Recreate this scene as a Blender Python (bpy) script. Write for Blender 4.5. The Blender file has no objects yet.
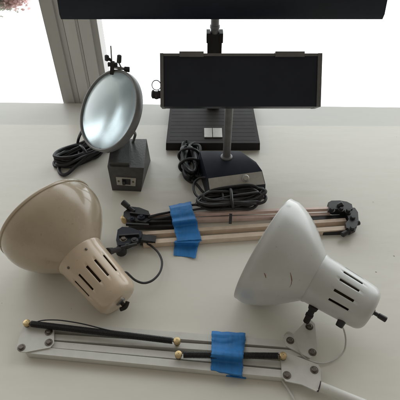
import bpy, bmesh, math, random
from mathutils import Vector as V, Matrix, noise
random.seed(7)
S = bpy.context.scene
C = S.collection
R = math.radians
PI = math.pi

# ------------------------------------------------------------------ camera
H, FPX, PITCH = 0.65, 431.0, R(43)
FW = V((0, math.cos(PITCH), -math.sin(PITCH)))
UP = V((0, math.sin(PITCH), math.cos(PITCH)))
RT = V((1, 0, 0))
EYE = V((0, 0, H))


def ray(px, py):
    return FW + RT * ((px - 200) / FPX) + UP * ((200 - py) / FPX)


def P(px, py, z=0.0):                       # photo point -> point at height z
    d = ray(px, py)
    return EYE + d * ((z - H) / d.z)


def PY(px, py, y):                          # photo point -> point at depth y
    d = ray(px, py)
    return EYE + d * (y / d.y)


cam = bpy.data.cameras.new('camera')
cam_o = bpy.data.objects.new('camera', cam)
C.objects.link(cam_o)
cam_o.location = EYE
cam_o.rotation_euler = (R(90) - PITCH, 0, 0)
cam.sensor_width = 36
cam.lens = 36 * FPX / 400
cam.clip_start, cam.clip_end = 0.01, 200
S.camera = cam_o

# ------------------------------------------------------------------ materials


def mat(name, col, rough=.5, metal=0., var=.12, scale=40., bump=0., bscale=200., spec=.5, col2=None, stain=0., detail=4, stretch=None):
    m = bpy.data.materials.new(name)
    m.use_nodes = True
    nt = m.node_tree
    b = nt.nodes['Principled BSDF']
    tc = nt.nodes.new('ShaderNodeTexCoord')
    src = tc.outputs['Object']
    if stretch:
        mp = nt.nodes.new('ShaderNodeMapping')
        mp.inputs['Scale'].default_value = stretch
        nt.links.new(src, mp.inputs['Vector'])
        src = mp.outputs['Vector']
    n = nt.nodes.new('ShaderNodeTexNoise')
    n.inputs['Scale'].default_value = scale
    n.inputs['Detail'].default_value = detail
    n.inputs['Roughness'].default_value = .62
    nt.links.new(src, n.inputs['Vector'])
    cr = nt.nodes.new('ShaderNodeValToRGB')
    cr.color_ramp.elements[0].position = .3
    cr.color_ramp.elements[1].position = .72
    a = [c * (1 - var) for c in col]
    z = col2 if col2 else [min(1, c * (1 + var)) for c in col]
    cr.color_ramp.elements[0].color = (*a, 1)
    cr.color_ramp.elements[1].color = (*z, 1)
    nt.links.new(n.outputs['Fac'], cr.inputs['Fac'])
    out = cr.outputs['Color']
    if stain > 0:                            # sparse specks of dirt and chips
        n2 = nt.nodes.new('ShaderNodeTexNoise')
        n2.inputs['Scale'].default_value = scale * 6
        n2.inputs['Detail'].default_value = 2
        nt.links.new(tc.outputs['Object'], n2.inputs['Vector'])
        c2 = nt.nodes.new('ShaderNodeValToRGB')
        c2.color_ramp.elements[0].position = .70
        c2.color_ramp.elements[1].position = .78
        c2.color_ramp.elements[0].color = (0, 0, 0, 1)
        c2.color_ramp.elements[1].color = (stain, stain, stain, 1)
        nt.links.new(n2.outputs['Fac'], c2.inputs['Fac'])
        mx = nt.nodes.new('ShaderNodeMix')
        mx.data_type = 'RGBA'
        nt.links.new(c2.outputs['Color'], mx.inputs['Factor'])
        nt.links.new(out, mx.inputs['A'])
        mx.inputs['B'].default_value = (col[0] * .3, col[1] * .24, col[2] * .18, 1)
        out = mx.outputs['Result']
    nt.links.new(out, b.inputs['Base Color'])
    mr = nt.nodes.new('ShaderNodeMapRange')
    mr.inputs['To Min'].default_value = max(.03, rough - .1)
    mr.inputs['To Max'].default_value = min(1, rough + .12)
    nt.links.new(n.outputs['Fac'], mr.inputs['Value'])
    nt.links.new(mr.outputs['Result'], b.inputs['Roughness'])
    b.inputs['Metallic'].default_value = metal
    b.inputs['Specular IOR Level'].default_value = spec
    if bump > 0:
        nb = nt.nodes.new('ShaderNodeTexNoise')
        nb.inputs['Scale'].default_value = bscale
        nb.inputs['Detail'].default_value = 3
        nt.links.new(src, nb.inputs['Vector'])
        bp = nt.nodes.new('ShaderNodeBump')
        bp.inputs['Strength'].default_value = bump
        bp.inputs['Distance'].default_value = .001
        nt.links.new(nb.outputs['Fac'], bp.inputs['Height'])
        nt.links.new(bp.outputs['Normal'], b.inputs['Normal'])
    return m


M = {}
M['table'] = mat('table paint', (.722, .70, .630), .30, var=.045, scale=7, bump=.34, bscale=45, spec=.5, stain=.0, detail=9, stretch=(.3, 1, 1))
M['sill'] = mat('sill paint', (.70, .695, .655), .42, var=.05, scale=14, bump=.12, bscale=70, spec=.3, stretch=(.3, 1, 1))
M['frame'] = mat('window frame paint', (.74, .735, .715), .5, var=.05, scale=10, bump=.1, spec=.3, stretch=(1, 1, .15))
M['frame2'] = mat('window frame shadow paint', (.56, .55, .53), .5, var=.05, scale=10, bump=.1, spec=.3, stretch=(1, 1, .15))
M['beige'] = mat('beige enamel', (.44, .355, .255), .28, var=.06, scale=26, bump=.05, bscale=300, stain=.35)
M['beige2'] = mat('peach beige enamel', (.58, .46, .335), .33, var=.05, scale=30, bump=.05, bscale=300, stain=.35)
M['white'] = mat('white enamel', (.52, .53, .515), .32, var=.04, scale=26, bump=.04, bscale=300, stain=.3)
for k_ in ('beige', 'beige2', 'white'):
    b_ = M[k_].node_tree.nodes['Principled BSDF']
    b_.inputs['Coat Weight'].default_value = .4 if k_ == 'white' else .65
    b_.inputs['Coat Roughness'].default_value = .14 if k_ == 'white' else .1
M['inner'] = mat('reflector lining', (.82, .82, .80), .35, var=.03, scale=20)
M['warm'] = mat('bar white paint', (.64, .64, .60), .45, var=.06, scale=60, bump=.1, bscale=300, stain=.4)
M['tan'] = mat('tan painted bar', (.66, .53, .42), .42, var=.1, scale=60, bump=.1, bscale=300, stain=.3)
M['pink'] = mat('pink copper bar', (.70, .55, .50), .4, metal=.2, var=.1, scale=60, stain=.3)
M['black'] = mat('black plastic', (.018, .018, .02), .42, var=.3, scale=60, bump=.1, bscale=400)
M['rubber'] = mat('black cord rubber', (.014, .014, .016), .5, var=.3, scale=120)
M['navy'] = mat('blue black enamel', (.014, .018, .030), .4, var=.2, scale=14, bump=.05, bscale=300, spec=.3)
M['char'] = mat('charcoal enamel', (.030, .027, .026), .6, var=.2, scale=30, bump=.15, bscale=350, spec=.22)
M['dgrey'] = mat('dark grey metal', (.19, .19, .188), .45, metal=.3, var=.18, scale=50, bump=.1, bscale=300, stain=.3)
M['trim'] = mat('satin grey trim', (.14, .14, .138), .42, metal=.2, var=.15, scale=40, bump=.1, bscale=300, stain=.3)
M['hammer'] = mat('dark hammered enamel', (.065, .065, .062), .42, var=.2, scale=80, bump=.35, bscale=260, stain=.2)
M['steel'] = mat('grey steel', (.30, .30, .295), .38, metal=.85, var=.15, scale=80)
M['plate'] = mat('pale metal plate', (.45, .44, .41), .42, metal=.4, var=.12, scale=60, stain=.3)
M['brass'] = mat('brass', (.58, .44, .23), .4, metal=.75, var=.2, scale=160)
M['screw'] = mat('dull screw', (.16, .14, .12), .4, metal=.8, var=.25, scale=200)
M['tape'] = mat('blue painter tape', (.020, .19, .51), .6, var=.16, scale=70, bump=.7, bscale=160, stretch=(1.6, .35, 1))
M['cable'] = mat('white cable', (.55, .54, .51), .45, var=.08, scale=100)
M['slot'] = mat('dark socket interior', (.11, .06, .035), .7, var=.3, scale=60)
M['rust'] = mat('rust scratch', (.26, .12, .06), .7, var=.4, scale=300)
M['purple'] = mat('dark purple collar', (.06, .035, .05), .4, var=.2, scale=90)
M['chip'] = mat('worn paint chip', (.30, .27, .23), .7, var=.4, scale=300)
M['bark'] = mat('branch bark', (.12, .09, .07), .8, var=.3, scale=90)


def leafmat(name, col):
    m = bpy.data.materials.new(name)
    m.use_nodes = True
    nt = m.node_tree
    nt.nodes.remove(nt.nodes['Principled BSDF'])
    d = nt.nodes.new('ShaderNodeBsdfDiffuse')
    t = nt.nodes.new('ShaderNodeBsdfTranslucent')
    n = nt.nodes.new('ShaderNodeTexNoise')
    n.inputs['Scale'].default_value = 30
    r = nt.nodes.new('ShaderNodeValToRGB')
    r.color_ramp.elements[0].color = (*[c * .85 for c in col], 1)
    r.color_ramp.elements[1].color = (*col, 1)
    nt.links.new(n.outputs['Fac'], r.inputs['Fac'])
    for k in (d, t):
        nt.links.new(r.outputs['Color'], k.inputs['Color'])
    mx = nt.nodes.new('ShaderNodeMixShader')
    mx.inputs[0].default_value = .7
    nt.links.new(d.outputs[0], mx.inputs[1])
    nt.links.new(t.outputs[0], mx.inputs[2])
    nt.links.new(mx.outputs[0], nt.nodes['Material Output'].inputs['Surface'])
    return m


M['petal'] = leafmat('pale pink petals', (.9, .68, .66))
M['leaf'] = leafmat('grey green leaves', (.52, .52, .44))


def glassmat():
    m = bpy.data.materials.new('window glass')
    m.use_nodes = True
    nt = m.node_tree
    nt.nodes.remove(nt.nodes['Principled BSDF'])
    t = nt.nodes.new('ShaderNodeBsdfTransparent')
    t.inputs['Color'].default_value = (.97, .985, .98, 1)
    g = nt.nodes.new('ShaderNodeBsdfGlossy')
    g.inputs['Roughness'].default_value = .02
    n = nt.nodes.new('ShaderNodeTexNoise')
    n.inputs['Scale'].default_value = 3
    mr = nt.nodes.new('ShaderNodeMapRange')
    mr.inputs['To Min'].default_value = .03
    mr.inputs['To Max'].default_value = .06
    nt.links.new(n.outputs['Fac'], mr.inputs['Value'])
    mx = nt.nodes.new('ShaderNodeMixShader')
    nt.links.new(mr.outputs['Result'], mx.inputs[0])
    nt.links.new(t.outputs[0], mx.inputs[1])
    nt.links.new(g.outputs[0], mx.inputs[2])
    nt.links.new(mx.outputs[0], nt.nodes['Material Output'].inputs['Surface'])
    return m


M['glass'] = glassmat()


def lensmat():                               # old bluish lens, hazy with dust
    m = bpy.data.materials.new('hazy blue lens glass')
    m.use_nodes = True
    nt = m.node_tree
    b = nt.nodes['Principled BSDF']
    b.inputs['Base Color'].default_value = (.66, .755, .785, 1)
    b.inputs['Transmission Weight'].default_value = 1
    b.inputs['Roughness'].default_value = .26
    b.inputs['IOR'].default_value = 1.5
    t = nt.nodes.new('ShaderNodeBsdfTranslucent')
    d = nt.nodes.new('ShaderNodeBsdfDiffuse')
    for k in (t, d):
        k.inputs['Color'].default_value = (.70, .78, .82, 1)
    m1 = nt.nodes.new('ShaderNodeMixShader')
    m1.inputs[0].default_value = .5
    nt.links.new(t.outputs[0], m1.inputs[1])
    nt.links.new(d.outputs[0], m1.inputs[2])
    n = nt.nodes.new('ShaderNodeTexNoise')
    n.inputs['Scale'].default_value = 18
    n.inputs['Detail'].default_value = 5
    tc = nt.nodes.new('ShaderNodeTexCoord')
    nt.links.new(tc.outputs['Object'], n.inputs['Vector'])
    mr = nt.nodes.new('ShaderNodeMapRange')
    mr.inputs['To Min'].default_value = .04
    mr.inputs['To Max'].default_value = .15
    nt.links.new(n.outputs['Fac'], mr.inputs['Value'])
    mx = nt.nodes.new('ShaderNodeMixShader')
    nt.links.new(mr.outputs['Result'], mx.inputs[0])
    nt.links.new(b.outputs[0], mx.inputs[1])
    nt.links.new(m1.outputs[0], mx.inputs[2])
    nt.links.new(mx.outputs[0], nt.nodes['Material Output'].inputs['Surface'])
    return m


M['lens'] = lensmat()

# ------------------------------------------------------------------ mesh helpers
ORG = V((0, 0, 0))


def bm_new():
    return bmesh.new()


def obj(name, bm, material, parent=None, smooth=35, mats=None, bevel=0, seg=2, label=None, solid=0, subsurf=0):
    if bevel:
        ed = [e for e in bm.edges if len(e.link_faces) == 2 and e.calc_face_angle(0) > R(30)]
        bmesh.ops.bevel(bm, geom=ed, offset=bevel, segments=seg, profile=.6, affect='EDGES', clamp_overlap=True)
    bmesh.ops.recalc_face_normals(bm, faces=bm.faces[:])
    if ORG.length:
        bmesh.ops.translate(bm, verts=bm.verts[:], vec=-ORG)
    me = bpy.data.meshes.new(name)
    bm.to_mesh(me)
    bm.free()
    for mm in (mats or [material]):
        me.materials.append(mm)
    if smooth:
        me.shade_smooth()
        me.set_sharp_from_angle(angle=R(smooth))
    o = bpy.data.objects.new(name, me)
    C.objects.link(o)
    if parent:
        o.parent = parent
    if label:
        o['label'] = label
    if solid:
        md = o.modifiers.new('thickness', 'SOLIDIFY')
        md.thickness = solid
        md.offset = 0
    if subsurf:
        md = o.modifiers.new('smooth', 'SUBSURF')
        md.levels = md.render_levels = subsurf
    return o


def thing(name, label, cat, loc, group=None):
    global ORG
    ORG = V(loc)
    o = bpy.data.objects.new(name, None)
    o.empty_display_size = .03
    C.objects.link(o)
    o.location = loc
    o['label'] = label
    o['category'] = cat
    if group:
        o['group'] = group
    return o


def struct(o):
    o['kind'] = 'structure'
    return o


def frame(d, ref=None):
    d = V(d).normalized()
    ref = V(ref) if ref else (V((0, 0, 1)) if abs(d.z) < .95 else V((1, 0, 0)))
    u = ref.cross(d).normalized()
    v = d.cross(u)
    return u, v, d


def hexa(bm, p):                             # 8 points: bottom loop then top loop
    v = [bm.verts.new(q) for q in p]
    for f in ((3, 2, 1, 0), (4, 5, 6, 7), (0, 1, 5, 4), (1, 2, 6, 5), (2, 3, 7, 6), (3, 0, 4, 7)):
        bm.faces.new([v[i] for i in f])


def box(bm, x0, x1, y0, y1, z0, z1):
    hexa(bm, [(x0, y0, z0), (x1, y0, z0), (x1, y1, z0), (x0, y1, z0), (x0, y0, z1), (x1, y0, z1), (x1, y1, z1), (x0, y1, z1)])


def bar(bm, a, b, w, h, ref=None):           # box beam from a to b
    a, b = V(a), V(b)
    u, v, d = frame(b - a, ref)
    hexa(bm, [a + u * sx * w / 2 + v * sy * h / 2 for sx, sy in ((-1, -1), (1, -1), (1, 1), (-1, 1))] +
         [b + u * sx * w / 2 + v * sy * h / 2 for sx, sy in ((-1, -1), (1, -1), (1, 1), (-1, 1))])


def prism(bm, pts, vec):                     # polygon swept by vec
    a = [bm.verts.new(p) for p in pts]
    b = [bm.verts.new(V(p) + V(vec)) for p in pts]
    n = len(pts)
    bm.faces.new(a[::-1])
    bm.faces.new(b)
    for i in range(n):
        bm.faces.new([a[i], a[(i + 1) % n], b[(i + 1) % n], b[i]])


def lathe(bm, o, d, prof, n=32, ref=None, cap=True, skip=None, mi=None):
    u, v, d = frame(d, ref)
    rings = []
    for s, r in prof:
        if r < 1e-6:
            rings.append([bm.verts.new(V(o) + d * s)])
        else:
            rings.append([bm.verts.new(V(o) + d * s + (u * math.cos(2 * PI * k / n) + v * math.sin(2 * PI * k / n)) * r) for k in range(n)])
    for i in range(len(rings) - 1):
        A, B = rings[i], rings[i + 1]
        for k in range(n):
            if skip and skip(i, k):
                continue
            k2 = (k + 1) % n
            if len(A) == 1 and len(B) == 1:
                continue
            if len(A) == 1:
                f = bm.faces.new([A[0], B[k2], B[k]])
            elif len(B) == 1:
                f = bm.faces.new([A[k], A[k2], B[0]])
            else:
                f = bm.faces.new([A[k], A[k2], B[k2], B[k]])
            if mi:
                f.material_index = mi(i)
    if cap:
        for g in (rings[0], rings[-1]):
            if len(g) > 2:
                bm.faces.new(g)


def cyl(bm, a, b, r, r2=None, n=20, ch=.0):
    a, b = V(a), V(b)
    L = (b - a).length
    r2 = r if r2 is None else r2
    if ch:
        lathe(bm, a, b - a, [(0, r - ch), (ch, r), (L - ch, r2), (L, r2 - ch)], n)
    else:
        lathe(bm, a, b - a, [(0, r), (L, r2)], n)


def spline(pts, per=10, closed=False):
    pts = [V(p) for p in pts]
    out = []
    n = len(pts)
    rng = range(n if closed else n - 1)
    for i in rng:
        if closed:
            p0, p1, p2, p3 = pts[i - 1], pts[i], pts[(i + 1) % n], pts[(i + 2) % n]
        else:
            p0, p1, p2, p3 = pts[max(i - 1, 0)], pts[i], pts[i + 1], pts[min(i + 2, n - 1)]
        for k in range(per):
            t = k / per
            out.append(.5 * ((2 * p1) + (p2 - p0) * t + (2 * p0 - 5 * p1 + 4 * p2 - p3) * t * t + (3 * p1 - p0 - 3 * p2 + p3) * t ** 3))
    if not closed:
        out.append(pts[-1])
    return out


def sweep(bm, pts, r, n=8, cap=True, closed=False):
    pts = [V(p) for p in pts]
    m = len(pts)
    rings = []
    u = None
    for i, p in enumerate(pts):
        if closed:
            t = (pts[(i + 1) % m] - pts[i - 1]).normalized()
        else:
            t = (pts[min(i + 1, m - 1)] - pts[max(i - 1, 0)]).normalized()
        if u is None:
            u = frame(t)[0]
        u = (u - t * u.dot(t)).normalized()
        v = t.cross(u)
        rr = r(i / max(1, m - 1)) if callable(r) else r
        rings.append([bm.verts.new(p + (u * math.cos(2 * PI * k / n) + v * math.sin(2 * PI * k / n)) * rr) for k in range(n)])
    for i in range(m if closed else m - 1):
        A, B = rings[i], rings[(i + 1) % m]
        for k in range(n):
            bm.faces.new([A[k], A[(k + 1) % n], B[(k + 1) % n], B[k]])
    if cap and not closed:
        bm.faces.new(rings[0][::-1])
        bm.faces.new(rings[-1])


def tube(bm, pts, r, per=10, n=8):
    sweep(bm, spline(pts, per), r, n)


def helix(bm, a, b, r, wire_or_gap_shade, pitch, seg=9, n=5, sag=0.):
    a, b = V(a), V(b)
    u, v, d = frame(b - a)
    L = (b - a).length
    T = L / pitch
    pts = []
    for i in range(int(T * seg) + 1):
        t = i / (T * seg)
        an = 2 * PI * i / seg
        pts.append(a + d * L * t + (u * math.cos(an) + v * math.sin(an)) * r + V((0, 0, sag * 4 * t * (1 - t))))
    sweep(bm, pts, wire_or_gap_shade, n)


def grid(bm, fn, nu, nv):
    g = [[bm.verts.new(fn(i / nu, j / nv)) for i in range(nu + 1)] for j in range(nv + 1)]
    for j in range(nv):
        for i in range(nu):
            bm.faces.new([g[j][i], g[j][i + 1], g[j + 1][i + 1], g[j + 1][i]])


def lerp(a, b, t):
    return a + (b - a) * t


def lerp2(a, b, t):
    return (lerp(a[0], b[0], t), lerp(a[1], b[1], t))


# ------------------------------------------------------------------ setting
ORG = V((0, 0, 0))
bm = bm_new()                                # tabletop, its back edge turned a little like the sill's
yl, yr = .998, .990
prism(bm, [(-1.3, -.35, 0), (1.3, -.35, 0), (1.3, yr - .005, 0), (-1.3, yl + .005, 0)], (0, 0, -.035))
tt = struct(obj('tabletop', bm, M['table'], bevel=.0015))
rnd = random.Random(5)                       # chips and scuffs worn into the paint
for k in range(20):
    bm = bm_new() if k == 0 else bm
    x, y = rnd.uniform(-.6, .6), rnd.uniform(.28, .98)
    if k == 0:
        x, y = P(394, 256).x, P(394, 256).y
    if k == 1:
        x, y = P(376, 272).x, P(376, 272).y
    rr_ = rnd.choice((.0005, .0006, .0008)) if k > 1 else .0011
    an = rnd.uniform(0, PI)
    el = rnd.choice((1, 1.4, 2)) if k > 1 else 1.5
    vs = [bm.verts.new((x + math.cos(t) * rr_ * el * math.cos(an) - math.sin(t) * rr_ * .7 * math.sin(an), y + math.cos(t) * rr_ * el * math.sin(an) + math.sin(t) * rr_ * .7 * math.cos(an), .0003)) for t in [2 * PI * j / 7 for j in range(7)]]
    bm.faces.new(vs)
o = obj('chips', bm, M['chip'], tt)
o['kind'] = 'stuff'
bm = bm_new()
prism(bm, [(-1.3, yl + .0066, -.0012), (1.3, yr - .0034, -.0012), (1.3, 1.072, -.0012), (-1.3, 1.134, -.0012)], (0, 0, -.035))
struct(obj('window_sill', bm, M['sill'], bevel=.002))

wf = bm_new()                                # outer frame below the sill and above
bar(wf, (-1.5, 1.19, -.10), (1.5, 1.118, -.10), .07, .08)
bar(wf, (-1.5, 1.19, 1.45), (1.5, 1.118, 1.45), .07, .08)
fo = struct(obj('window_frame', wf, M['frame'], bevel=.003))


def pxpost(px0, px1, dy, dep, material, name='mullion_strip'):
    a, b = P(px0, 102), P(px1, 103)
    bm = bm_new()
    y = 1.118 + dy
    ax = a.x * y / a.y
    bx = b.x * y / b.y
    box(bm, ax, bx, y, y + dep, -.12, 1.45)
    return obj(name, bm, material, fo, bevel=.0025)


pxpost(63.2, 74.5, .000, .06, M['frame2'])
pxpost(74.8, 80, .012, .06, M['frame'])
pxpost(80.3, 90.5, .006, .06, M['frame'])
pxpost(90.8, 93, .012, .05, M['frame'])
pxpost(93.3, 103.5, .009, .06, M['frame'])
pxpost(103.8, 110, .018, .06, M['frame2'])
a = P(74, 102)
for x0, x1 in ((-1.5, -.45), (-.24, 1.5)):
    bm = bm_new()
    box(bm, x0, x1, 1.155, 1.159, -.07, 1.43)
    obj('pane', bm, M['glass'], fo, smooth=0)

# blossoms hanging outside the top left of the window
c0 = PY(3, -6, 2.1)
bl = thing('blossom_branch', 'pale pink blossom branch hanging outside the left window pane', 'plant', c0)
bm = bm_new()
brs = [c0 + V((-.6, .25, .9)), c0 + V((-.3, .12, .5)), c0 + V((-.08, .0, .16)), c0 + V((.03, -.02, .03)), c0 + V((.08, -.02, .005))]
tube(bm, brs, lambda t: lerp(.012, .003, t))
obj('branch', bm, M['bark'], bl)
for nm, mt, cen, spread, cnt in (('blossom', M['petal'], PY(14, -3.5, 2.1), V((.05, .06, .036)), 1600), ('leaves', M['leaf'], PY(1, -4, 2.1), V((.06, .06, .05)), 1600)):
    bm = bm_new()
    for k in range(cnt):
        g = V((random.gauss(0, .5) * spread.x, random.gauss(0, .5) * spread.y, random.gauss(0, .5) * spread.z))
        p = cen + g
        u, v, d = frame(V((random.uniform(-1, 1), random.uniform(-1, 1), random.uniform(-1, 1))))
        s = random.uniform(.005, .010)
        q = [p + u * s * math.cos(t) + v * s * .7 * math.sin(t) + d * s * .3 * math.cos(2 * t) for t in [2 * PI * j / 8 for j in range(8)]]
        bm.faces.new([bm.verts.new(x) for x in q])
    obj(nm, bm, mt, bl, smooth=0)

# ------------------------------------------------------------------ swing-arm lamp heads


def dome_prof(Rr, Dp, r1, n=16, bul=.10, brl=.0015):
    band = .013
    dr, ds = r1 - Rr, Dp - band
    L = math.hypot(dr, ds)
    pr = [(-Dp, Rr - brl), (-Dp + band * .25, Rr - brl * .5), (-Dp + band * .6, Rr - brl * .1)]
    for i in range(n + 1):
        t = i / n
        e = bul * 4 * t * (1 - t) * L * (1 + .45 * (1 - 2 * t))
        pr.append((-Dp + band + ds * t - e * (dr / L) * .55, Rr + dr * t + e * (ds / L)))
    return pr


def lamp_head(root, yaw, tilt, neck, Dp, L, Rr, r1, r2, shellmat, housemat, slot_mid, bul, scratches=(), lip=.0013, brl=.0012):
    a = V((math.cos(yaw) * math.cos(tilt), math.sin(yaw) * math.cos(tilt), -math.sin(tilt)))
    n = V(neck)
    cdir = (EYE - n)
    cdir = (cdir - a * cdir.dot(a)).normalized()
    q = a.cross(cdir).normalized()
    if q.dot(UP) < 0:
        q = -q
    # reflector: outer skin, rolled lip, inner lining
    bm = bm_new()
    out = dome_prof(Rr, Dp, r1 * .98, bul=bul, brl=brl)
    th = .0016
    inn = [(s - th * .4, r - th) for s, r in out]
    prof = [(-.0015, .012)] + [(s, r) for s, r in inn[::-1]]
    nin = len(prof)
    Re = Rr - brl
    prof += [(-Dp - lip * .8, Re - th * .2), (-Dp - lip * .8, Re + lip * .5), (-Dp - lip * .1, Re + lip * .8), (-Dp + lip * .8, Re + lip * .7)] + out[1:] + [(.002, .012)]
    lathe(bm, n, a, prof, 96, mi=lambda i: 1 if i < nin + 1 else 0, cap=False)
    refl = obj('reflector', bm, None, root, mats=[shellmat, M['inner']], smooth=50)
    # socket housing with punched cooling slots
    NA = 120
    prof = [(-.003, r1 - .001), (-.003, r1 + .0008), (-.002, r1 + .0014), (.001, r1 + .0012)]
    s0 = .33 * L
    s1 = .66 * L
    ss = [.004, .12 * L, .25 * L, s0] + [lerp(s0, s1, k / 4) for k in range(1, 5)] + [.76 * L]
    rr = lambda s: lerp(r1, r2 + .0025, s / L)
    prof += [(s, rr(s)) for s in ss]
    for k in range(7):
        an = k / 6 * PI / 2
        f = .16 * L
        prof.append((lerp(.84 * L, L, math.sin(an)), (r2 + .003) - (.012) * (1 - math.cos(an)) ))
    prof += [(L, .006), (L - .001, 0)]
    u0, v0, _ = frame(a)
    ph0 = math.atan2(cdir.dot(v0), cdir.dot(u0))
    sgn = 1 if (math.cos(ph0 + .1) * u0 + math.sin(ph0 + .1) * v0).dot(q) > 0 else -1
    slots = []
    for base in (0, PI):
        for k in range(-2, 3):
            slots.append((ph0 + sgn * (R(slot_mid) + k * R(25.5)) + base))
    i0 = next(i for i, p in enumerate(prof) if abs(p[0] - s0) < 1e-9)
    i1 = next(i for i, p in enumerate(prof) if abs(p[0] - s1) < 1e-9)

    def skip(i, k):
        if not (i0 <= i < i1):
            return False
        an = 2 * PI * (k + .5) / NA
        return any(abs((an - s + PI) % (2 * PI) - PI) < R(3.2) for s in slots)
    bm = bm_new()
    lathe(bm, n, a, prof, NA, skip=skip, cap=False)
    # give the sheet its thickness at the slots
    hs = obj('socket_housing', bm, housemat, root, smooth=40)
    md = hs.modifiers.new('sheet', 'SOLIDIFY')
    md.thickness = .0014
    md.offset = -1
    bm = bm_new()
    lathe(bm, n, a, [(.0, r1 * .72), (.7 * L, r1 * .62), (.9 * L, r1 * .4)], 32)
    obj('socket', bm, M['slot'], hs)
    # paint scratches lie in the skin
    for pts, w in scratches:
        bm = bm_new()
        prev = None
        for j, (t, ph) in enumerate(pts):
            idx = t * (len(out) - 1)
            i = min(int(idx), len(out) - 2)
            s = lerp(out[i][0], out[i + 1][0], idx - i)
            r = lerp(out[i][1], out[i + 1][1], idx - i) + .0004
            ww = w * math.sin(PI * (j + .35) / (len(pts) - .3))
            an = R(ph)
            d = cdir * math.cos(an) + q * math.sin(an)
            tn = -cdir * math.sin(an) + q * math.cos(an)
            c = n + a * s + d * r
            cur = (bm.verts.new(c - tn * ww), bm.verts.new(c + tn * ww))
            if prev:
                bm.faces.new([prev[0], prev[1], cur[1], cur[0]])
            prev = cur
        o = obj('scratch', bm, M['rust'], refl, solid=.0004)
    return a, n, cdir, q, refl, hs


def bolt(bm, p, r=.0042, h=.003, up=V((0, 0, 1)), slot=True):
    p = V(p)
    lathe(bm, p, up, [(-.001, r * 1.5), (.0006, r * 1.5), (.0008, r), (h * .7, r), (h, r * .75), (h, 0)], 16)


def plate(px_pts, z0, th, mats, name, root, bev=.0012):
    bm = bm_new()
    prism(bm, [P(x, y, z0 + th) - V((0, 0, th)) for x, y in px_pts], (0, 0, th))
    return obj(name, bm, mats, root, bevel=bev)


def arm_bar(root, p, q, w, h, z0, material, name='arm_bar', capped=None):
    bm = bm_new()
    a = P(*p, z0 + h)
    b = P(*q, z0 + h)
    a.z = b.z = z0 + h / 2
    bar(bm, a, b, w, h)
    return obj(name, bm, material, root, bevel=.0012)


# ---- white lamp
wl = thing('swing_arm_lamp', 'white swing arm lamp with grey white dome head and black springs', 'lamp', P(200, 350), 'swing arm lamps lying on the table')
a, n, cd, q, refl, hs = lamp_head(wl, -.582, .1413, (.1862, .4245, .0807), .0938, .097, .0957, .042, .034, M['white'], M['white'], 26, .072,
                                  scratches=[([(.62, -9), (.66, -13), (.70, -18), (.72, -24), (.72, -29)], .0011), ([(.30, -20), (.33, -22), (.35, -24)], .0011)])
L = .097
bm = bm_new()
e = n + a * L
cyl(bm, e - a * .002, e + a * .004, .006, ch=.001)
cyl(bm, e + a * .003, e + a * .011, .0032)
cyl(bm, e + a * .011, e + a * .024, .0042, .0046, ch=.0008)
obj('switch_knob', bm, M['black'], wl)
# stud joining the head to the arm
pa = n + a * .020 - q * .041 + cd * .004
pj = P(306, 322, .026)
bm = bm_new()
cyl(bm, pa + (pa - pj).normalized() * .004, lerp(pa, pj, .16), .0085, .0072, ch=.001)
cyl(bm, lerp(pa, pj, .14), pj, .0052, .0052, ch=.0008)
cyl(bm, lerp(pa, pj, .45), lerp(pa, pj, .62), .0064, ch=.0008)
obj('stud', bm, M['char'], wl)
# cord outlet and white cable
po = n + a * .066 - q * .0375 + cd * .010
bm = bm_new()
cyl(bm, po + q * .006, po - q * .009, .0068, .0058, ch=.001)
obj('cord_grommet', bm, M['black'], wl)
bm = bm_new()
tube(bm, [po - q * .006, P(343.5, 329, .026), P(345.8, 340, .012), P(344, 351, .006), P(336, 359, .004), P(325, 363.2, .004), P(313, 362, .006), P(304, 357, .012), P(299, 350, .02), P(296, 341, .0245), P(292, 334, .0235), P(287.5, 332.5, .018), P(284, 336, .012)], .0014, n=7)
obj('cable', bm, M['cable'], wl)

BW, BH = .0126, .013
arm_bar(wl, (38, 324.5), (302, 345), BW * .95, BH, .001, M['warm'])
arm_bar(wl, (47, 336.5), (310, 354), BW * .78, BH * .86, .001, M['warm'])
arm_bar(wl, (43, 343.6), (287, 365), BW * .85, BH * .86, .001, M['warm'])
arm_bar(wl, (27, 349.3), (290, 374.5), BW * .95, BH, .001, M['warm'])
pl1 = plate([(17, 345), (19.5, 337), (24.5, 323), (29, 320.5), (34, 322), (50.5, 326.5), (54, 330), (54, 343), (50, 347.5), (26, 352), (20, 352), (17, 349)], .0142, .0022, M['warm'], 'elbow_plate', wl)
pl2 = plate([(283.5, 337), (287, 332.5), (293, 334), (303, 324), (306, 320.5), (311, 320), (315, 324), (317.5, 350), (316, 356), (310, 358), (304, 355), (286, 346)], .0142, .0024, M['warm'], 'head_plate', wl)
pl3 = plate([(280.5, 353.5), (284, 351.5), (300, 357.5), (318, 364.5), (321, 369), (320.5, 388), (316, 391), (302, 384.5), (286, 381), (282, 376)], .0142, .0024, M['warm'], 'shoulder_plate', wl)
for parent, spots in ((pl1, ((21.3, 347.6), (48.7, 332), (48.7, 342.4))), (pl2, ((309.3, 326.8), (290.2, 340.6), (312.4, 352.4))), (pl3, ((286.9, 375.2), (314.2, 370)))):
    for s in spots:
        bm = bm_new()
        bolt(bm, P(*s, .0166))
        obj('bolt', bm, M['screw'], parent)
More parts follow.
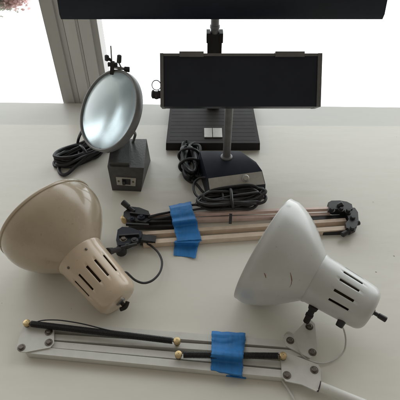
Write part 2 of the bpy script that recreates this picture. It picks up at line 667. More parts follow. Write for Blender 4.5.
# springs with brass end posts
for (p0, p1, z) in (((27, 323.3), (177, 341.3), .0235), ((178.5, 354.8), (283, 356), .0225)):
    A, B = P(*p0, z), P(*p1, z)
    d = (B - A).normalized()
    sp = bm_new()
    helix(sp, A + d * .0075, B - d * .0075, .0044, .00095, .00205)
    o = obj('spring', sp, M['black'], wl)
    bm = bm_new()
    cyl(bm, A + d * .008, B - d * .008, .0030, n=10)
    obj('spring_core', bm, M['rubber'], o)
    for E_ in (A, B):
        s = 1 if E_ is A else -1
        bm = bm_new()
        lathe(bm, E_ - V((0, 0, z - .002)), (0, 0, 1), [(0, .0032), (z - .0035, .0032), (z - .0035, .0056), (z + .0002, .0058), (z + .0016, .0052), (z + .0022, .0040), (z + .0022, .0008), (z + .0014, .0006), (z + .0014, 0)], 28)
        spo = obj('spring_post', bm, M['brass'], wl)
        bm = bm_new()                        # the spring's end wire hooked round the post
        sd_ = V((0, 0, 1)).cross(d)
        hk = [E_ + d * s * .011 + sd_ * .0042 - V((0, 0, .003)), E_ + d * s * .006 + sd_ * .0046 - V((0, 0, .0035))]
        hk += [E_ - V((0, 0, .0035)) + (d * s * math.cos(t) + sd_ * math.sin(t)) * .0046 for t in [PI * (.35 + k * .18) for k in range(9)]]
        tube(bm, hk, .0009, per=4, n=6)
        obj('spring_hook', bm, M['black'], spo)
bm = bm_new()                                # thin black wire bowed above the long spring
tube(bm, [P(31, 324, .024), P(42, 320.5, .027), P(56, 320, .028), (P(70, 321.6, .028)), P(86, 324.6, .027), P(110, 330.5, .027), P(140, 335.5, .026), P(172, 340, .025)], .0011, n=6)
obj('wire_or_gap_shade', bm, M['rubber'], wl)
for p0, p1 in (((245, 342.3), (299, 348.8)), ((110, 350.7), (283, 366.5)), ((54, 346), (110, 350.9))):  # black strips laid in the gaps between the bars as their shade
    bm = bm_new()
    tube(bm, [P(*p0, .010), P(*lerp2(p0, p1, .5), .0095), P(*p1, .010)], .0011, n=6)
    obj('wire_or_gap_shade', bm, M['rubber'], wl)
# mounting tube and second cable leaving the frame
bm = bm_new()
A, B = P(318, 386, .012), P(372, 408, .012)
cyl(bm, A, B, .0078, n=24, ch=.001)
mt = obj('mounting_tube', bm, M['warm'], wl)
bm = bm_new()
d = (B - A).normalized()
cyl(bm, A + d * .0008, A + d * .0026, .0082, n=24)
obj('tube_band', bm, M['purple'], mt)
bm = bm_new()
tube(bm, [P(281, 378, .008), P(284, 383, .006), P(288, 389, .004), (P(293, 398, .004)), P(300, 412, .004)], .0017, n=7)
obj('cable', bm, M['cable'], wl)


def tape(root, corners, zf, nu=14, nv=70, rag=1.1):
    # corners TL, TR, BR, BL in the photo; zf(v) the height of the tape along its wrap
    bm = bm_new()
    TL, TR, BR, BL = corners

    def fn(u, v):
        x0, y0 = lerp2(TL, BL, v)
        x1, y1 = lerp2(TR, BR, v)
        k = 2 * u - 1
        jit = rag * (noise.noise(V((v * 7, u * 1.5, TL[0]))) + .5 * noise.noise(V((v * 23, u * 2, TL[0])))) * abs(k) ** 3
        x, y = lerp(x0, x1, u) + jit, lerp(y0, y1, u) + .8 * (noise.noise(V((u * 5, 3, TL[1]))) + .5 * noise.noise(V((u * 14, 7, TL[1])))) * abs(2 * v - 1) ** 6
        z = zf(v, u) + .0007 * noise.noise(V((u * 4 + v * 2, v * 11, TL[1]))) + .0004 * noise.noise(V((u * 9, v * 22, 4)))
        return P(x, y, max(z, .0008))
    grid(bm, fn, nu, nv)
    return obj('tape', bm, M['tape'], root, solid=.0004, smooth=60)


def zt_white(v, u):
    z = .0158
    z += .0150 * math.exp(-(abs(v - .52 + .03 * (u - .5)) / .12) ** 3)
    z -= .0008 * math.exp(-((v - .27) / .05) ** 2)
    if v < .06:
        z *= .3 + .7 * v / .06
    if v > .95:
        z *= max(.1, 1 - (v - .95) / .05)
    return z


tape(wl, ((212, 331), (245.5, 333), (242, 378), (210.5, 372)), zt_white)
bm = bm_new()                                # loose tag of tape at the lower corner
grid(bm, lambda u, v: P(lerp(226, 246, u), lerp(372.5 + 2 * u, 376.5 + 2.5 * u, v), .004 + .002 * math.sin(u * 4) * v), 8, 3)
obj('tape', bm, M['tape'], wl, solid=.0004)

# ---- beige lamp
bl = thing('swing_arm_lamp', 'beige swing arm lamp with tan bars and black cord bundle', 'lamp', P(200, 235), 'swing arm lamps lying on the table')
a, n, cd, q, refl, hs = lamp_head(bl, -.763, .2827, (-.2082, .4839, .0633), .0985, .1083, .0932, .042, .034, M['beige'], M['beige2'], -5, .115, lip=.0034, brl=.002)
L = .1083
e = n + a * L
bm = bm_new()
lathe(bm, e, a, [(-.002, .0085), (.002, .0085), (.003, .006), (.003, .003)], 18)
kn_ring = bm
obj('switch_collar', kn_ring, M['steel'], bl)
bm = bm_new()
cyl(bm, e + a * .002, e + a * .009, .0034)
w = (q * .8 + cd * .3).normalized()
tube(bm, [e + a * .009 - w * .009, e + a * .0115 - w * .004, e + a * .0125, e + a * .0115 + w * .004, e + a * .009 + w * .009], .0036, n=8)
obj('switch_knob', bm, M['char'], bl)
bm = bm_new()                                # little set screws of the housing
for an, s in ((20, .012), (-40, .014)):
    bm = bm_new()
    d = cd * math.cos(R(an)) + q * math.sin(R(an))
    lathe(bm, n + a * s + d * (.0415), d, [(0, .0024), (.0012, .0022), (.0016, .0012), (.0016, 0)], 12)
    obj('screw', bm, M['screw'], hs)
d = cd * math.cos(R(28)) + q * math.sin(R(28))      # ring left by a washer on the dome
o_ = dome_prof(.0932, .0985, .042 * .98, bul=.115)
# stud to the arm clamp
pa = n + a * .026 + q * .040
pj = P(119, 249.5, .030)
bm = bm_new()
cyl(bm, pa - (pj - pa).normalized() * .004, lerp(pa, pj, .35), .007, .006, ch=.001)
cyl(bm, lerp(pa, pj, .3), pj, .0048, ch=.0008)
obj('stud', bm, M['char'], bl)
arm = {}
for nm, p, q_, w, h, z, mt in (('pink', (148, 214.6), (329, 207.6), .0062, .008, .013, M['pink']), ('pink', (146, 220.5), (330, 213.6), .0075, .009, .003, M['pink']),
                               ('tan', (130, 234), (346, 219.5), .0088, .012, .001, M['tan']), ('tan', (143, 242), (347, 227.5), .0105, .012, .001, M['tan'])):
    arm_bar(bl, p, q_, w, h, z, mt)
# black parts of the two left joints
bm = bm_new()
prism(bm, [P(x, y, .012) for x, y in ((118.5, 234.5), (123, 231.5), (131, 232), (143, 236.5), (142, 242), (134, 246), (128, 249), (120, 250), (117, 245))], (0, 0, .014))
jo = obj('arm_joint', bm, M['navy'], bl, bevel=.003)
bm = bm_new()
bolt(bm, P(123.5, 239, .026), .005, .004)
obj('bolt', bm, M['screw'], jo)
for px_, py_, r_, z_ in ((134.5, 241, .0075, .0255), (127.5, 246, .005, .0255)):
    bm = bm_new()
    lathe(bm, P(px_, py_, z_), (0, 0, 1), [(-.001, r_), (.003, r_), (.0045, r_ * .8), (.0045, r_ * .45), (.0062, r_ * .4), (.0062, 0)], 18)
    obj('hub', bm, M['black'], jo)
bm = bm_new()
bar(bm, P(119, 236, .029), P(139, 234.6, .029), .0035, .006)
obj('joint_cheek', bm, M['black'], jo, bevel=.001)
bm = bm_new()
bar(bm, P(121, 247.5, .028), P(137, 244, .028), .0035, .006)
obj('joint_cheek', bm, M['black'], jo, bevel=.001)
bm = bm_new()
lathe(bm, P(121.5, 253, .004), (0.1, -.1, 1), [(0, .008), (.003, .0105), (.015, .0105), (.019, .008), (.019, 0)], 14)
obj('thumb_knob', bm, M['black'], jo)
bm = bm_new()
bar(bm, P(141, 239.6, .013), P(155.5, 240.2, .013) - V((0, 0, .004)), .0155, .0165)
obj('bar_sleeve', bm, M['black'], jo, bevel=.002)
bm = bm_new()
prism(bm, [P(x, y, .012) for x, y in ((124.5, 216), (131, 210.5), (140, 211.5), (149, 215), (151.5, 223), (146, 226.5), (128, 223.5), (124, 220))], (0, 0, .012))
jo2 = obj('arm_joint', bm, M['black'], bl, bevel=.003)
bm = bm_new()
A, B = P(122.5, 202, .034), P(134, 211.5, .024)
cyl(bm, A, lerp(A, B, .55), .0062, .0058, ch=.0012)
cyl(bm, lerp(A, B, .5), B, .0040)
obj('thumb_knob', bm, M['black'], jo2)
for px_, py_, r_, z_ in ((141.5, 217.5, .0085, .0235), (132, 219.5, .0055, .0235)):
    bm = bm_new()
    lathe(bm, P(px_, py_, z_), (0, 0, 1), [(-.001, r_), (.003, r_), (.0045, r_ * .8), (.0045, r_ * .45), (.0062, r_ * .4), (.0062, 0)], 18)
    obj('hub', bm, M['navy'], jo2)
bm = bm_new()
bar(bm, P(130, 213.3, .027), P(150, 215.6, .027), .0035, .006)
obj('joint_cheek', bm, M['black'], jo2, bevel=.001)
bm = bm_new()
bar(bm, P(126, 224.2, .025), P(149, 225.3, .025), .0035, .006)
obj('joint_cheek', bm, M['black'], jo2, bevel=.001)
bm = bm_new()
lathe(bm, P(125.5, 221.5, .008), (0, 0, 1), [(0, .0075), (.004, .0085), (.012, .0085), (.015, .006), (.015, 0)], 16)
obj('bolt', bm, M['brass'], jo2)
bm = bm_new()
bar(bm, P(129, 227, .010), P(174, 226.2, .010), .008, .010)
obj('link_bar', bm, M['black'], bl, bevel=.0015)
bm = bm_new()
bar(bm, P(136, 221, .020), P(176, 220.4, .017), .011, .006)
obj('link_bar', bm, M['black'], bl, bevel=.0015)
# right end joint: two black knuckles with wing bolts
bm = bm_new()
prism(bm, [P(x, y, .008) for x, y in ((326.5, 208), (330, 206), (338, 205.8), (345, 207), (350, 209.5), (351, 214), (346, 216.5), (339, 214.5), (332, 214.5), (327.5, 213))], (0, 0, .016))
jr = obj('arm_joint', bm, M['black'], bl, bevel=.004)
bm = bm_new()
prism(bm, [P(x, y, .004) for x, y in ((344, 218), (348, 213), (353, 213.5), (356, 218), (356.5, 226), (355, 232), (350, 234.5), (344.5, 233.5), (343.5, 229), (347, 225))], (0, 0, .017))
jr2 = obj('arm_joint', bm, M['black'], bl, bevel=.004)
for par, s, r, z in ((jr, (331.5, 210), .0062, .0235), (jr, (341, 209.8), .005, .0235), (jr, (348, 211.5), .0058, .0235), (jr2, (352.5, 218.5), .0062, .0205), (jr2, (352, 229), .006, .0205)):
    bm = bm_new()
    bolt(bm, P(*s, z), r * .8, .006)
    obj('bolt', bm, M['rubber'], par)
for par, A, B in ((jr, P(338, 206, .024), P(343, 203.6, .031)), (jr2, P(354.5, 224, .016), P(359, 222.5, .016)), (jr2, P(347, 232, .014), P(342, 235, .012))):
    bm = bm_new()
    cyl(bm, A, B, .005, .0056, n=14, ch=.001)
    obj('thumb_knob', bm, M['black'], par)
bm = bm_new()
bar(bm, P(272, 222.5, .006), P(345, 217.5, .006), .009, .009)
bar(bm, P(322, 232, .005), P(350, 231.3, .005), .010, .009)
obj('link_bar', bm, M['black'], bl, bevel=.0015)
# blue tape round the tan and pink bars


def zt_beige(v, u):
    t = max(0, min(1, (v - .42) / .16))
    z = lerp(.0315, .0165, t * t * (3 - 2 * t)) - .003 * math.exp(-((v - .35) / .07) ** 2)
    z -= .0015 * math.exp(-((v - .78) / .05) ** 2)
    if v < .08:
        z -= .02 * (1 - v / .08) ** 2
    if v > .95:
        z -= .010 * (v - .95) / .05
    return z


tape(bl, ((168.8, 206), (190.5, 201.5), (202.5, 241.5), (177.5, 243)), zt_beige)
bm = bm_new()
grid(bm, lambda u, v: P(lerp(lerp(175, 201, u), lerp(173.5, 195.5, u), v ** .6) + .5 * noise.noise(V((u * 3, v * 4, 2))), lerp(240.6, lerp(255.5, 258, u) + 1.2 * noise.noise(V((u * 6, 1, 5))), v), lerp(.0146, .0022, max(0, min(1, (v - .12) / .22))) + .0018 * math.sin(u * 5 + v * 3) * v), 12, 24)
obj('tape', bm, M['tape'], bl, solid=.0004)
# short cord loop from the joint back into the housing
pc = n + a * .082 + V((a.cross(V((0, 0, 1)))).normalized()) * 0
qv = (a.cross(cd)).normalized()
qv = qv if qv.dot(UP) > 0 else -qv
pin = n + a * .078 + qv * .034 + cd * .006
bm = bm_new()
tube(bm, [P(146, 243, .012), P(152, 246.5, .010), P(158.5, 253, .010), P(162, 262, .012), P(160, 272, .014), P(153, 280, .016), P(144, 283, .020), P(135, 280, .028), pin + qv * .004, pin - qv * .006], .0021, n=8)
obj('cord', bm, M['rubber'], bl)


def bundle(bm, c, ax, side, la, lb, turns, r, z0, jitter, seed, pinch=.55, per=14):
    """a cord folded back and forth into a flat hank, drawn together in the middle"""
    rnd = random.Random(seed)
    pts = []
    for k in range(turns):
        A = la * rnd.uniform(.78, 1.05)
        Bw = lb * rnd.uniform(.6, 1.1)
        sh = V((rnd.gauss(0, jitter), rnd.gauss(0, jitter), 0))
        lift = z0 + rnd.uniform(0, 1) * r * 5
        rot = rnd.gauss(0, .16)
        for j in range(8):
            t = 2 * PI * j / 8
            x, y = math.cos(t), math.sin(t)
            wy = Bw * (pinch + (1 - pinch) * x * x)
            x2, y2 = A * x * math.cos(rot) - wy * y * math.sin(rot), A * x * math.sin(rot) * .7 + wy * y * math.cos(rot)
            p = V(c) + ax * x2 + side * y2 + sh * (.6 + .4 * x)
            p.z = max(r, lift + r * 1.4 * math.sin(t * 1.5 + k * 1.9) + rnd.gauss(0, r * .5))
            pts.append(p)
    pts = [V((c[0], c[1], z0))] + pts + [V((c[0], c[1], z0)) + side * .004]
    tube(bm, pts, r, per=6, n=7)


# the lamp's own long cord, hanked on top of the bars
bm = bm_new()
c = P(229.5, 197.5, .03)
ax = (P(262, 195, .03) - P(206, 200, .03)).normalized()
sd = V((0, 0, 1)).cross(ax)
bundle(bm, c, ax, sd, .070, .034, 17, .0033, .021, .007, 3, pinch=.6)
tube(bm, [P(244, 203, .024), P(256, 204, .028), P(264.5, 201.5, .03), P(265.5, 196, .031), P(258, 192.5, .032), P(246, 195, .028), P(238, 199, .024)], .003)
tube(bm, [P(222, 205, .034), P(223, 196, .036), P(219, 186.5, .036), P(209, 178.5, .034), P(199, 178.5, .030), P(193.6, 185, .026), P(196, 195, .026), P(208, 201.5, .03), P(225, 204, .032)], .0026)
tube(bm, [P(214, 204, .030), P(203, 205, .027), P(192, 205, .0255), P(180, 209, .025), P(170, 212, .0245), P(158, 214.5, .024), P(148, 217, .026)], .0026)
tube(bm, [P(220, 209, .030), P(206, 208.5, .026), P(193, 210, .0245), P(180, 214, .025), P(168, 217, .024), P(156, 219, .022), P(146, 219, .02)], .0024)
obj('power_cord', bm, M['rubber'], bl)
bm = bm_new()
ct = P(231, 199, .032)
sweep(bm, [ct + sd * (.026 * math.cos(t)) + V((0, 0, 1)) * (.0145 * math.sin(t)) + ax * .002 * math.sin(2 * t) for t in [2 * PI * k / 24 for k in range(24)]], .0034, 8, closed=True)
obj('cord_tie', bm, M['black'], bl)
bm = bm_new()
bar(bm, P(230.8, 214, .0255), P(230.2, 223.5, .0185), .006, .004)
obj('bar_clip', bm, M['black'], bl, bevel=.001)

# ------------------------------------------------------------------ round magnifier on its switch box
mg = thing('round_magnifier', 'tilted round glass in grey ring standing on dark switch box', 'magnifier', P(127, 175))
hz = .064
BFL, BFR, BBR = P(112.3, 190.3), P(141, 191.6), P(150.6, 160.5)
TFL, TFR, TBR = P(107.4, 166.5, hz), P(144, 168, hz), P(146.6, 139, hz)
TBL = P(112, 139, hz)
BBL = V((TBL.x + .004, TBL.y + .004, 0))
bm = bm_new()
hexa(bm, [BFL, BFR, BBR, BBL, TFL, TFR, TBR, TBL])
mb = obj('base', bm, M['hammer'], mg, bevel=.003, seg=3)
bm = bm_new()                                # raised bracket on the left half of the box
d = V((0, 0, .022))
q4 = [P(109.5, 165, hz), P(129.5, 166, hz), P(130.5, 146, hz), P(113, 146, hz)]
hexa(bm, [p - V((0, 0, .004)) for p in q4] + [q4[0] + d * .35, q4[1] + d * .35, q4[2] + d * 1.1, q4[3] + d * 1.1])
obj('bracket', bm, M['hammer'], mg, bevel=.003)


def fp(u, v, out=.0):                        # point on the box's front face
    p = lerp(lerp(TFL, TFR, u), lerp(BFL, BFR, u), v)
    nrm = (TFR - TFL).cross(BFL - TFL).normalized()
    if nrm.y > 0:
        nrm = -nrm
    return p + nrm * out


bm = bm_new()
hexa(bm, [fp(.20, .73), fp(.80, .75), fp(.80, .42), fp(.20, .40), fp(.20, .73, .0022), fp(.80, .75, .0022), fp(.80, .42, .0022), fp(.20, .40, .0022)])
sp_ = obj('switch_plate', bm, M['plate'], mg, bevel=.0008)
bm = bm_new()
hexa(bm, [fp(.38, .68), fp(.64, .69), fp(.64, .47), fp(.38, .46), fp(.38, .68, .0034), fp(.64, .69, .0034), fp(.64, .47, .0034), fp(.38, .46, .0034)])
hexa(bm, [fp(.40, .66), fp(.50, .66), fp(.50, .50), fp(.40, .50), fp(.41, .65, .009), fp(.49, .65, .009), fp(.49, .51, .009), fp(.41, .51, .009)])
obj('switch', bm, M['black'], sp_, bevel=.0006)
for u in (.27, .72):
    bm = bm_new()
    bolt(bm, fp(u, .57, .0022), .0016, .0014, fp(.5, .5, 1) - fp(.5, .5, 0))
    obj('screw', bm, M['screw'], sp_)
# ring and dish
RC = PY(109.0, 110.8, .80)
vw = (RC - EYE).normalized()
img = lambda x, y: (RT * x + UP * y)
nn = (-vw * .72 + (img(-.93, .367)) * .694).normalized()
RR = .0868
e1 = img(.367, .93).normalized()
e2 = nn.cross(e1).normalized()
e2 = e2 if e2.x > 0 else -e2
bm = bm_new()
lathe(bm, RC, nn, [(-.011, RR - .004), (-.011, RR + .001), (-.0095, RR + .002), (.0045, RR + .002), (.0062, RR + .0005), (.0062, RR - .002), (.0048, RR - .0035), (.002, RR - .0035), (.002, RR - .0015), (-.009, RR - .0015), (-.011, RR - .004)], 96, cap=False)
obj('ring', bm, M['dgrey'], mg, smooth=50)
bm = bm_new()                                # biconvex glass
ra = RR - .0015
sag = .028
half = [(ra * k / 16) for k in range(0, 17)]
prof = [(-.002 - sag * (1 - (r / ra) ** 2), r) for r in half] + [(.000 + sag * .8 * (1 - (r / ra) ** 2), r) for r in half[::-1]]
lathe(bm, RC, nn, prof, 96, cap=False)
obj('lens', bm, M['lens'], mg, smooth=60)
# arm holding the ring
bm = bm_new()
rb = PY(131.5, 120, .83)
ye = RC.y + .02
tube(bm, [P(132.5, 143, hz - .003), P(134, 139, hz + .012), P(135.2, 134, hz + .035), RC - nn * .004 + (e2 * .96 - e1 * .28) * (RR + .003)], .0032, n=8)
obj('ring_arm', bm, M['dgrey'], mg)
bm = bm_new()
pb = q4[3] * .3 + q4[2] * .7 + V((0, 0, .02))
bar(bm, q4[2] * .5 + q4[3] * .5 + V((0, 0, .012)), RC - nn * .012 - e1 * RR * .97 + e2 * RR * .2, .022, .006)
obj('ring_arm', bm, M['hammer'], mg, bevel=.001)
# clamp with thumb screws at the top of the ring
tp = RC - nn * .005 + img(.36, .93).normalized() * (RR + .002)


def off(x, y, dz=0):                         # photo-pixel offset turned to metres at the ring
    return img(x, y) * (1 / FPX * (RC - EYE).dot(FW)) + nn * dz


# tp sits near photo (127,72)
def tc(px, py):
    return PY(px, py, tp.y)


bm = bm_new()
bar(bm, tc(112, 73.5), tc(112.6, 62), .011, .008)
cyl(bm, tc(107.5, 58), tc(119.5, 66.2) * .35 + tc(107.5, 58) * .65, .0032)
bar(bm, tc(108, 64.3), tc(117.5, 64.8), .007, .007)
cl = obj('clamp', bm, M['char'], mg, bevel=.0008)
for A, B, r in (((107, 60.5), (106.8, 55.5), .0048), ((119, 62.5), (119.4, 55.4), .0050), ((124.2, 69.2), (129.8, 69.6), .0058)):
    bm = bm_new()
    cyl(bm, tc(*A), tc(*B), r, ch=.001)
    obj('thumb_screw', bm, M['black'], cl)
bm = bm_new()
cyl(bm, tc(113, 67), tc(125, 69), .003)
cyl(bm, tc(118, 61), tc(122, 69), .0018)
cyl(bm, tc(111.8, 63), tc(110.8, 46), .0016)
obj('clamp_rod', bm, M['steel'], cl)
# its cord, coiled behind on the left
bm = bm_new()
c = P(80, 158, .0)
ax = (P(106, 148, 0) - P(56, 168, 0)).normalized()
sd = V((0, 0, 1)).cross(ax)
bundle(bm, c + ax * .004, ax, sd, .066, .030, 11, .0041, .004, .008, 11, pinch=.8)
tube(bm, [P(86, 157, .018), P(76, 166, .010), P(67, 174, .006), P(61, 174, .0045), P(59, 168, .006), P(66, 162, .012), P(80, 157, .016)], .0041)
tube(bm, [P(70, 161, .014), P(60, 159.5, .01), P(54.5, 162, .006), P(56, 166.5, .005), P(66, 163.5, .01), P(84, 156, .016)], .0041)
tube(bm, [P(80, 156, .016), P(77.5, 148, .012), P(77.8, 142, .022), P(79.5, 136, .045), RC - nn * .006 + (e2 * -.78 - e1 * .62) * RR], .0034)
tube(bm, [P(82, 152, .012), P(92, 151, .010), P(103, 149, .006), P(113, 147, .008)], .0036)
obj('power_cord', bm, M['rubber'], mg)
bm = bm_new()
ct = c + ax * .012 + V((0, 0, .014))
sweep(bm, [ct + sd * (.020 * math.cos(t)) + V((0, 0, 1)) * (.0125 * math.sin(t)) for t in [2 * PI * k / 24 for k in range(24)]], .0036, 8, closed=True)
obj('cord_tie', bm, M['black'], mg)

# ------------------------------------------------------------------ wide desk lamp at the window
wd = thing('desk_lamp', 'wide black desk lamp on flat slab base, shade cut by top edge', 'lamp', P(213, 130))
hz = .021
f0, f1 = P(166, 143, hz), P(260, 143, hz)
yb = 1.092
x0, x1 = f0.x, f1.x
bm = bm_new()
hexa(bm, [(x0 - .001, f0.y - .004, .002), (x1 + .001, f0.y - .004, .002), (x1, yb, .002), (x0, yb, .002), (x0, f0.y, hz), (x1, f0.y, hz), (x1 - .002, yb, hz), (x0 + .002, yb, hz)])
wb = obj('base', bm, M['char'], wd, bevel=.0025)
bm = bm_new()                                # shallow ribs across the slab
for k in range(11):
    y = lerp(f0.y + .018, yb - .02, k / 10)
    for xa, xb in ((x0 + .008, P(202, 130, hz).x), (P(224, 130, hz).x, x1 - .008)) if 1 <= k <= 3 else ((x0 + .008, x1 - .008),):
        box(bm, xa, xb, y - .0062, y + .0062, hz - .001, hz + .00025)
obj('ribs', bm, M['char'], wb, bevel=.0003)
for xa, xb in ((204.3, 212), (213, 221.8)):
    A, B = P(xa, 137, hz + .0035), P(xb, 128, hz + .0035)
    bm = bm_new()
    box(bm, A.x, B.x, A.y, B.y, hz - .001, hz + .0035)
    obj('button', bm, M['plate'], wb, bevel=.001)
ypole = 1.06
xp = PY(214.5, 44, ypole).x
bm = bm_new()
zs = PY(214, 33, ypole).z
box(bm, xp - .0180, xp + .0180, ypole - .012, ypole + .012, hz - .001, zs)
box(bm, xp - .0205, xp - .011, ypole - .0135, ypole + .0135, zs - .02, zs + .004)
box(bm, xp + .011, xp + .0205, ypole - .0135, ypole + .0135, zs - .02, zs + .004)
po_ = obj('pole', bm, M['char'], wd, bevel=.002)
bm = bm_new()
cyl(bm, (xp, ypole, zs - .004), (xp, ypole, zs + .10), .0105, n=20)
cyl(bm, (xp, ypole, zs + .012), (xp, ypole, zs + .020), .0125, n=20, ch=.001)
obj('neck', bm, M['dgrey'], po_)
YS = .945                                    # long hood
lb, rb = PY(61, 19.3, YS), PY(382.5, 19.3, YS)
zb = lb.z
xl, xr = lb.x, rb.x
hh = .075
bm = bm_new()
sec = [(YS, zb), (YS - .004, zb + .012), (YS + .010, zb + hh), (YS + .035, zb + hh + .018), (YS + .105, zb + hh + .018), (YS + .135, zb + hh), (YS + .15, zb)]
prism(bm, [(xl, y, z) for y, z in sec], (xr - xl, 0, 0))
sh = obj('shade', bm, M['navy'], wd, bevel=.009, seg=4)
bm = bm_new()
box(bm, xl + .006, xr - .006, YS + .004, YS + .009, zb - .0015, zb + .003)
obj('shade_lip', bm, M['dgrey'], sh, bevel=.0008)
bm = bm_new()
cyl(bm, (xl + .03, YS + .075, zb - .002), (xr - .03, YS + .075, zb - .002), .008, n=16)
obj('tube', bm, M['inner'], sh)

# ------------------------------------------------------------------ box-headed desk lamp
bd = thing('desk_lamp', 'desk lamp with black rectangular box head and push button base', 'lamp', P(234, 182))
B0 = [P(209, 205, 0), P(265, 199, 0)]
TP = [P(207.5, 178, .052), P(262, 170.6, .050)]
PB = [P(209, 190, .036), P(265.5, 184.5, .034)]
TB = [P(240, 151, .05), P(200, 151, .05)]
TS = P(256, 162, .05)
bm = bm_new()
loop_top = [TP[0], TP[1], TS, TB[0], TB[1]]
v = {}
vt = [bm.verts.new(p) for p in loop_top]
vp = [bm.verts.new(p) for p in PB]
g = lambda p, s=.002: bm.verts.new(V((p.x, p.y, 0)))
vb = [bm.verts.new(V((B0[0].x, B0[0].y, 0))), bm.verts.new(V((B0[1].x, B0[1].y, 0))), g(TS + V((.006, 0, 0))), g(TB[0] + V((.006, .006, 0))), g(TB[1] + V((-.006, .006, 0)))]
bm.faces.new(vt)
bm.faces.new([vp[0], vp[1], vt[1], vt[0]])
bm.faces.new([vb[0], vb[1], vp[1], vp[0]])
bm.faces.new([vb[1], vb[2], vt[2], vt[1], vp[1]])
bm.faces.new([vb[2], vb[3], vt[3], vt[2]])
bm.faces.new([vb[3], vb[4], vt[4], vt[3]])
bm.faces.new([vb[4], vb[0], vp[0], vt[0], vt[4]])
bm.faces.new(vb[::-1])
bb = obj('base', bm, M['navy'], bd, bevel=.005, seg=3)
nrm = (TP[1] - TP[0]).cross(PB[0] - TP[0]).normalized()
nrm = -nrm if nrm.z < 0 else nrm


def cp(u, v, o=0.):
    return lerp(lerp(TP[0], TP[1], u), lerp(PB[0], PB[1], u), v) + nrm * o


bm = bm_new()
hexa(bm, [cp(.01, .98, -.001), cp(.985, .98, -.001), cp(.985, .06, -.001), cp(.01, .06, -.001), cp(.01, .98, .0022), cp(.985, .98, .0022), cp(.985, .06, .0022), cp(.01, .06, .0022)])
cpn = obj('control_panel', bm, M['plate'], bb, bevel=.0012)
bm = bm_new()
lathe(bm, cp(.665, .42, .0015), nrm, [(0, .0085), (.002, .0085), (.003, .0066), (.0065, .0066), (.0078, .005), (.0078, 0)], 24)
obj('push_button', bm, M['plate'], bb)
pb = P(226.5, 157, .05)
xq = pb.x
bm = bm_new()
cyl(bm, (xq, pb.y, .045), (xq, pb.y, .235), .0088, n=24)
lathe(bm, V((xq, pb.y, .047)), (0, 0, 1), [(0, .014), (.005, .0135), (.008, .010), (.008, .0088)], 24)
obj('pole', bm, M['dgrey'], bd)
# box head, leaning back so its broad face looks up at the camera
zb_, zt_ = PY(241, 106.5, .74).z, PY(241, 53.2, .80).z
xc = .0792
hw = .1565
bot, top = V((xc, .74, zb_)), V((xc, .80, zt_))
ud = (top - bot).normalized()
nf = V((1, 0, 0)).cross(ud).normalized()
nf = -nf if nf.y > 0 else nf
hL = (top - bot).length
hp = lambda x, u, o: V((xc + x * hw, 0, 0)) + V((0, bot.y, bot.z)) + ud * (u * hL) + nf * o
bm = bm_new()


def slab(bm, x0, x1, u0, u1, o0, o1):
    hexa(bm, [hp(x0, u0, o0), hp(x1, u0, o0), hp(x1, u0, o1), hp(x0, u0, o1), hp(x0, u1, o0), hp(x1, u1, o0), hp(x1, u1, o1), hp(x0, u1, o1)])


slab(bm, -.955, .945, .0, .945, -.042, -.002)
hd = obj('lamp_head', bm, M['navy'], bd, bevel=.0015)
bm = bm_new()
slab(bm, -1, -.957, -.004, 1, -.044, .001)
obj('end_trim', bm, M['trim'], hd, bevel=.001)
bm = bm_new()
slab(bm, .947, 1, -.004, 1, -.044, .001)
obj('end_trim', bm, M['trim'], hd, bevel=.001)
bm = bm_new()
slab(bm, -.956, .946, .947, .998, -.043, 0)
obj('top_trim', bm, M['trim'], hd, bevel=.001)
for xa, xb in ((-.76, -.46), (.42, .78)):
    bm = bm_new()
    slab(bm, xa, xb, .93, 1.03, -.03, .0025)
    obj('top_clip', bm, M['trim'], hd, bevel=.0015)
bm = bm_new()                                # pull chain ring and black toggle at the left end
pcx = lambda px, py: PY(px, py, .765)
ring_c = pcx(156.4, 85.2)
sweep(bm, [ring_c + RT * (.0085 * math.cos(t)) + UP * (.0095 * math.sin(t)) + FW * .002 * math.cos(t) for t in [2 * PI * k / 28 for k in range(28)]], .0009, 6, closed=True)
obj('pull_ring', bm, M['black'], hd)
bm = bm_new()
lathe(bm, pcx(160.5, 94.6), pcx(150, 94) - pcx(160.5, 94.6), [(0, .0075), (.005, .0085), (.006, .0065), (.012, .0065), (.013, .0085), (.016, .0085), (.018, .005), (.018, 0)], 16)
lathe(bm, pcx(156.5, 92), pcx(156.5, 100) - pcx(156.5, 92), [(0, .0035), (.005, .0065), (.012, .0065), (.014, .004), (.014, 0)], 14)
obj('pull_toggle', bm, M['black'], hd)
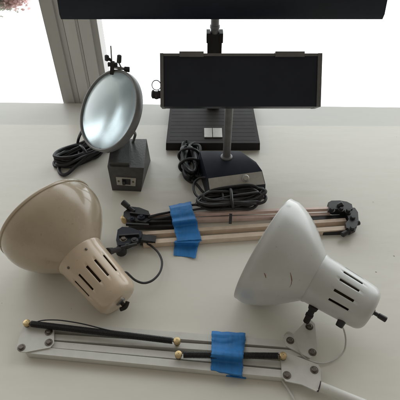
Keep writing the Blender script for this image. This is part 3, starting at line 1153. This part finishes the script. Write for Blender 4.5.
# cord hank standing to the left of its base
bm = bm_new()
c = P(189.5, 164.5, .0)
ax = (P(188, 145, 0) - P(192, 182, 0)).normalized()
sd = V((0, 0, 1)).cross(ax)
bundle(bm, c + ax * -.003, ax, sd, .066, .019, 18, .0035, .006, .004, 21, pinch=.85)
tube(bm, [P(192, 180, .012), P(198, 186, .008), P(203, 192, .006), P(210, 196, .006), P(214, 199, .012)], .003)
obj('power_cord', bm, M['rubber'], bd)
for k in (-.5, .3):
    bm = bm_new()
    ct = c + ax * .05 * k + V((0, 0, .016))
    sweep(bm, [ct + sd * (.025 * math.cos(t)) + V((0, 0, 1)) * (.019 * math.sin(t)) + ax * (.003 * math.sin(t + k)) for t in [2 * PI * j / 24 for j in range(24)]], .0036, 8, closed=True)
    obj('cord_tie', bm, M['black'], bd)

# ------------------------------------------------------------------ light: a bright overcast day outside the window, a dim warm room behind
w = bpy.data.worlds.new('World')
S.world = w
w.use_nodes = True
nt = w.node_tree
bg = nt.nodes['Background']
tc_ = nt.nodes.new('ShaderNodeTexCoord')
sx = nt.nodes.new('ShaderNodeSeparateXYZ')
nt.links.new(tc_.outputs['Generated'], sx.inputs[0])
ab = nt.nodes.new('ShaderNodeMapRange')
ab.interpolation_type = 'SMOOTHSTEP'
ab.inputs['From Min'].default_value = .18
ab.inputs['From Max'].default_value = .5
nt.links.new(sx.outputs['Y'], ab.inputs['Value'])
zb2 = nt.nodes.new('ShaderNodeMapRange')
zb2.interpolation_type = 'SMOOTHSTEP'
zb2.inputs['From Min'].default_value = .58
zb2.inputs['From Max'].default_value = .85
zb2.inputs['To Min'].default_value = 1
zb2.inputs['To Max'].default_value = .12
nt.links.new(sx.outputs['Z'], zb2.inputs['Value'])
ml = nt.nodes.new('ShaderNodeMath')
ml.operation = 'MULTIPLY'
nt.links.new(ab.outputs['Result'], ml.inputs[0])
nt.links.new(zb2.outputs['Result'], ml.inputs[1])
mx = nt.nodes.new('ShaderNodeMix')
mx.data_type = 'RGBA'
mx.inputs['A'].default_value = (.250, .228, .194, 1)
mx.inputs['B'].default_value = (2.9, 2.95, 3.0, 1)
nt.links.new(ml.outputs['Value'], mx.inputs['Factor'])
nt.links.new(mx.outputs['Result'], bg.inputs['Color'])
bg.inputs['Strength'].default_value = 1.0

S.view_settings.view_transform = 'Standard'
S.view_settings.look = 'None'
S.view_settings.exposure = 0
S.view_settings.gamma = 1
S.cycles.max_bounces = 8
S.cycles.use_denoising = True
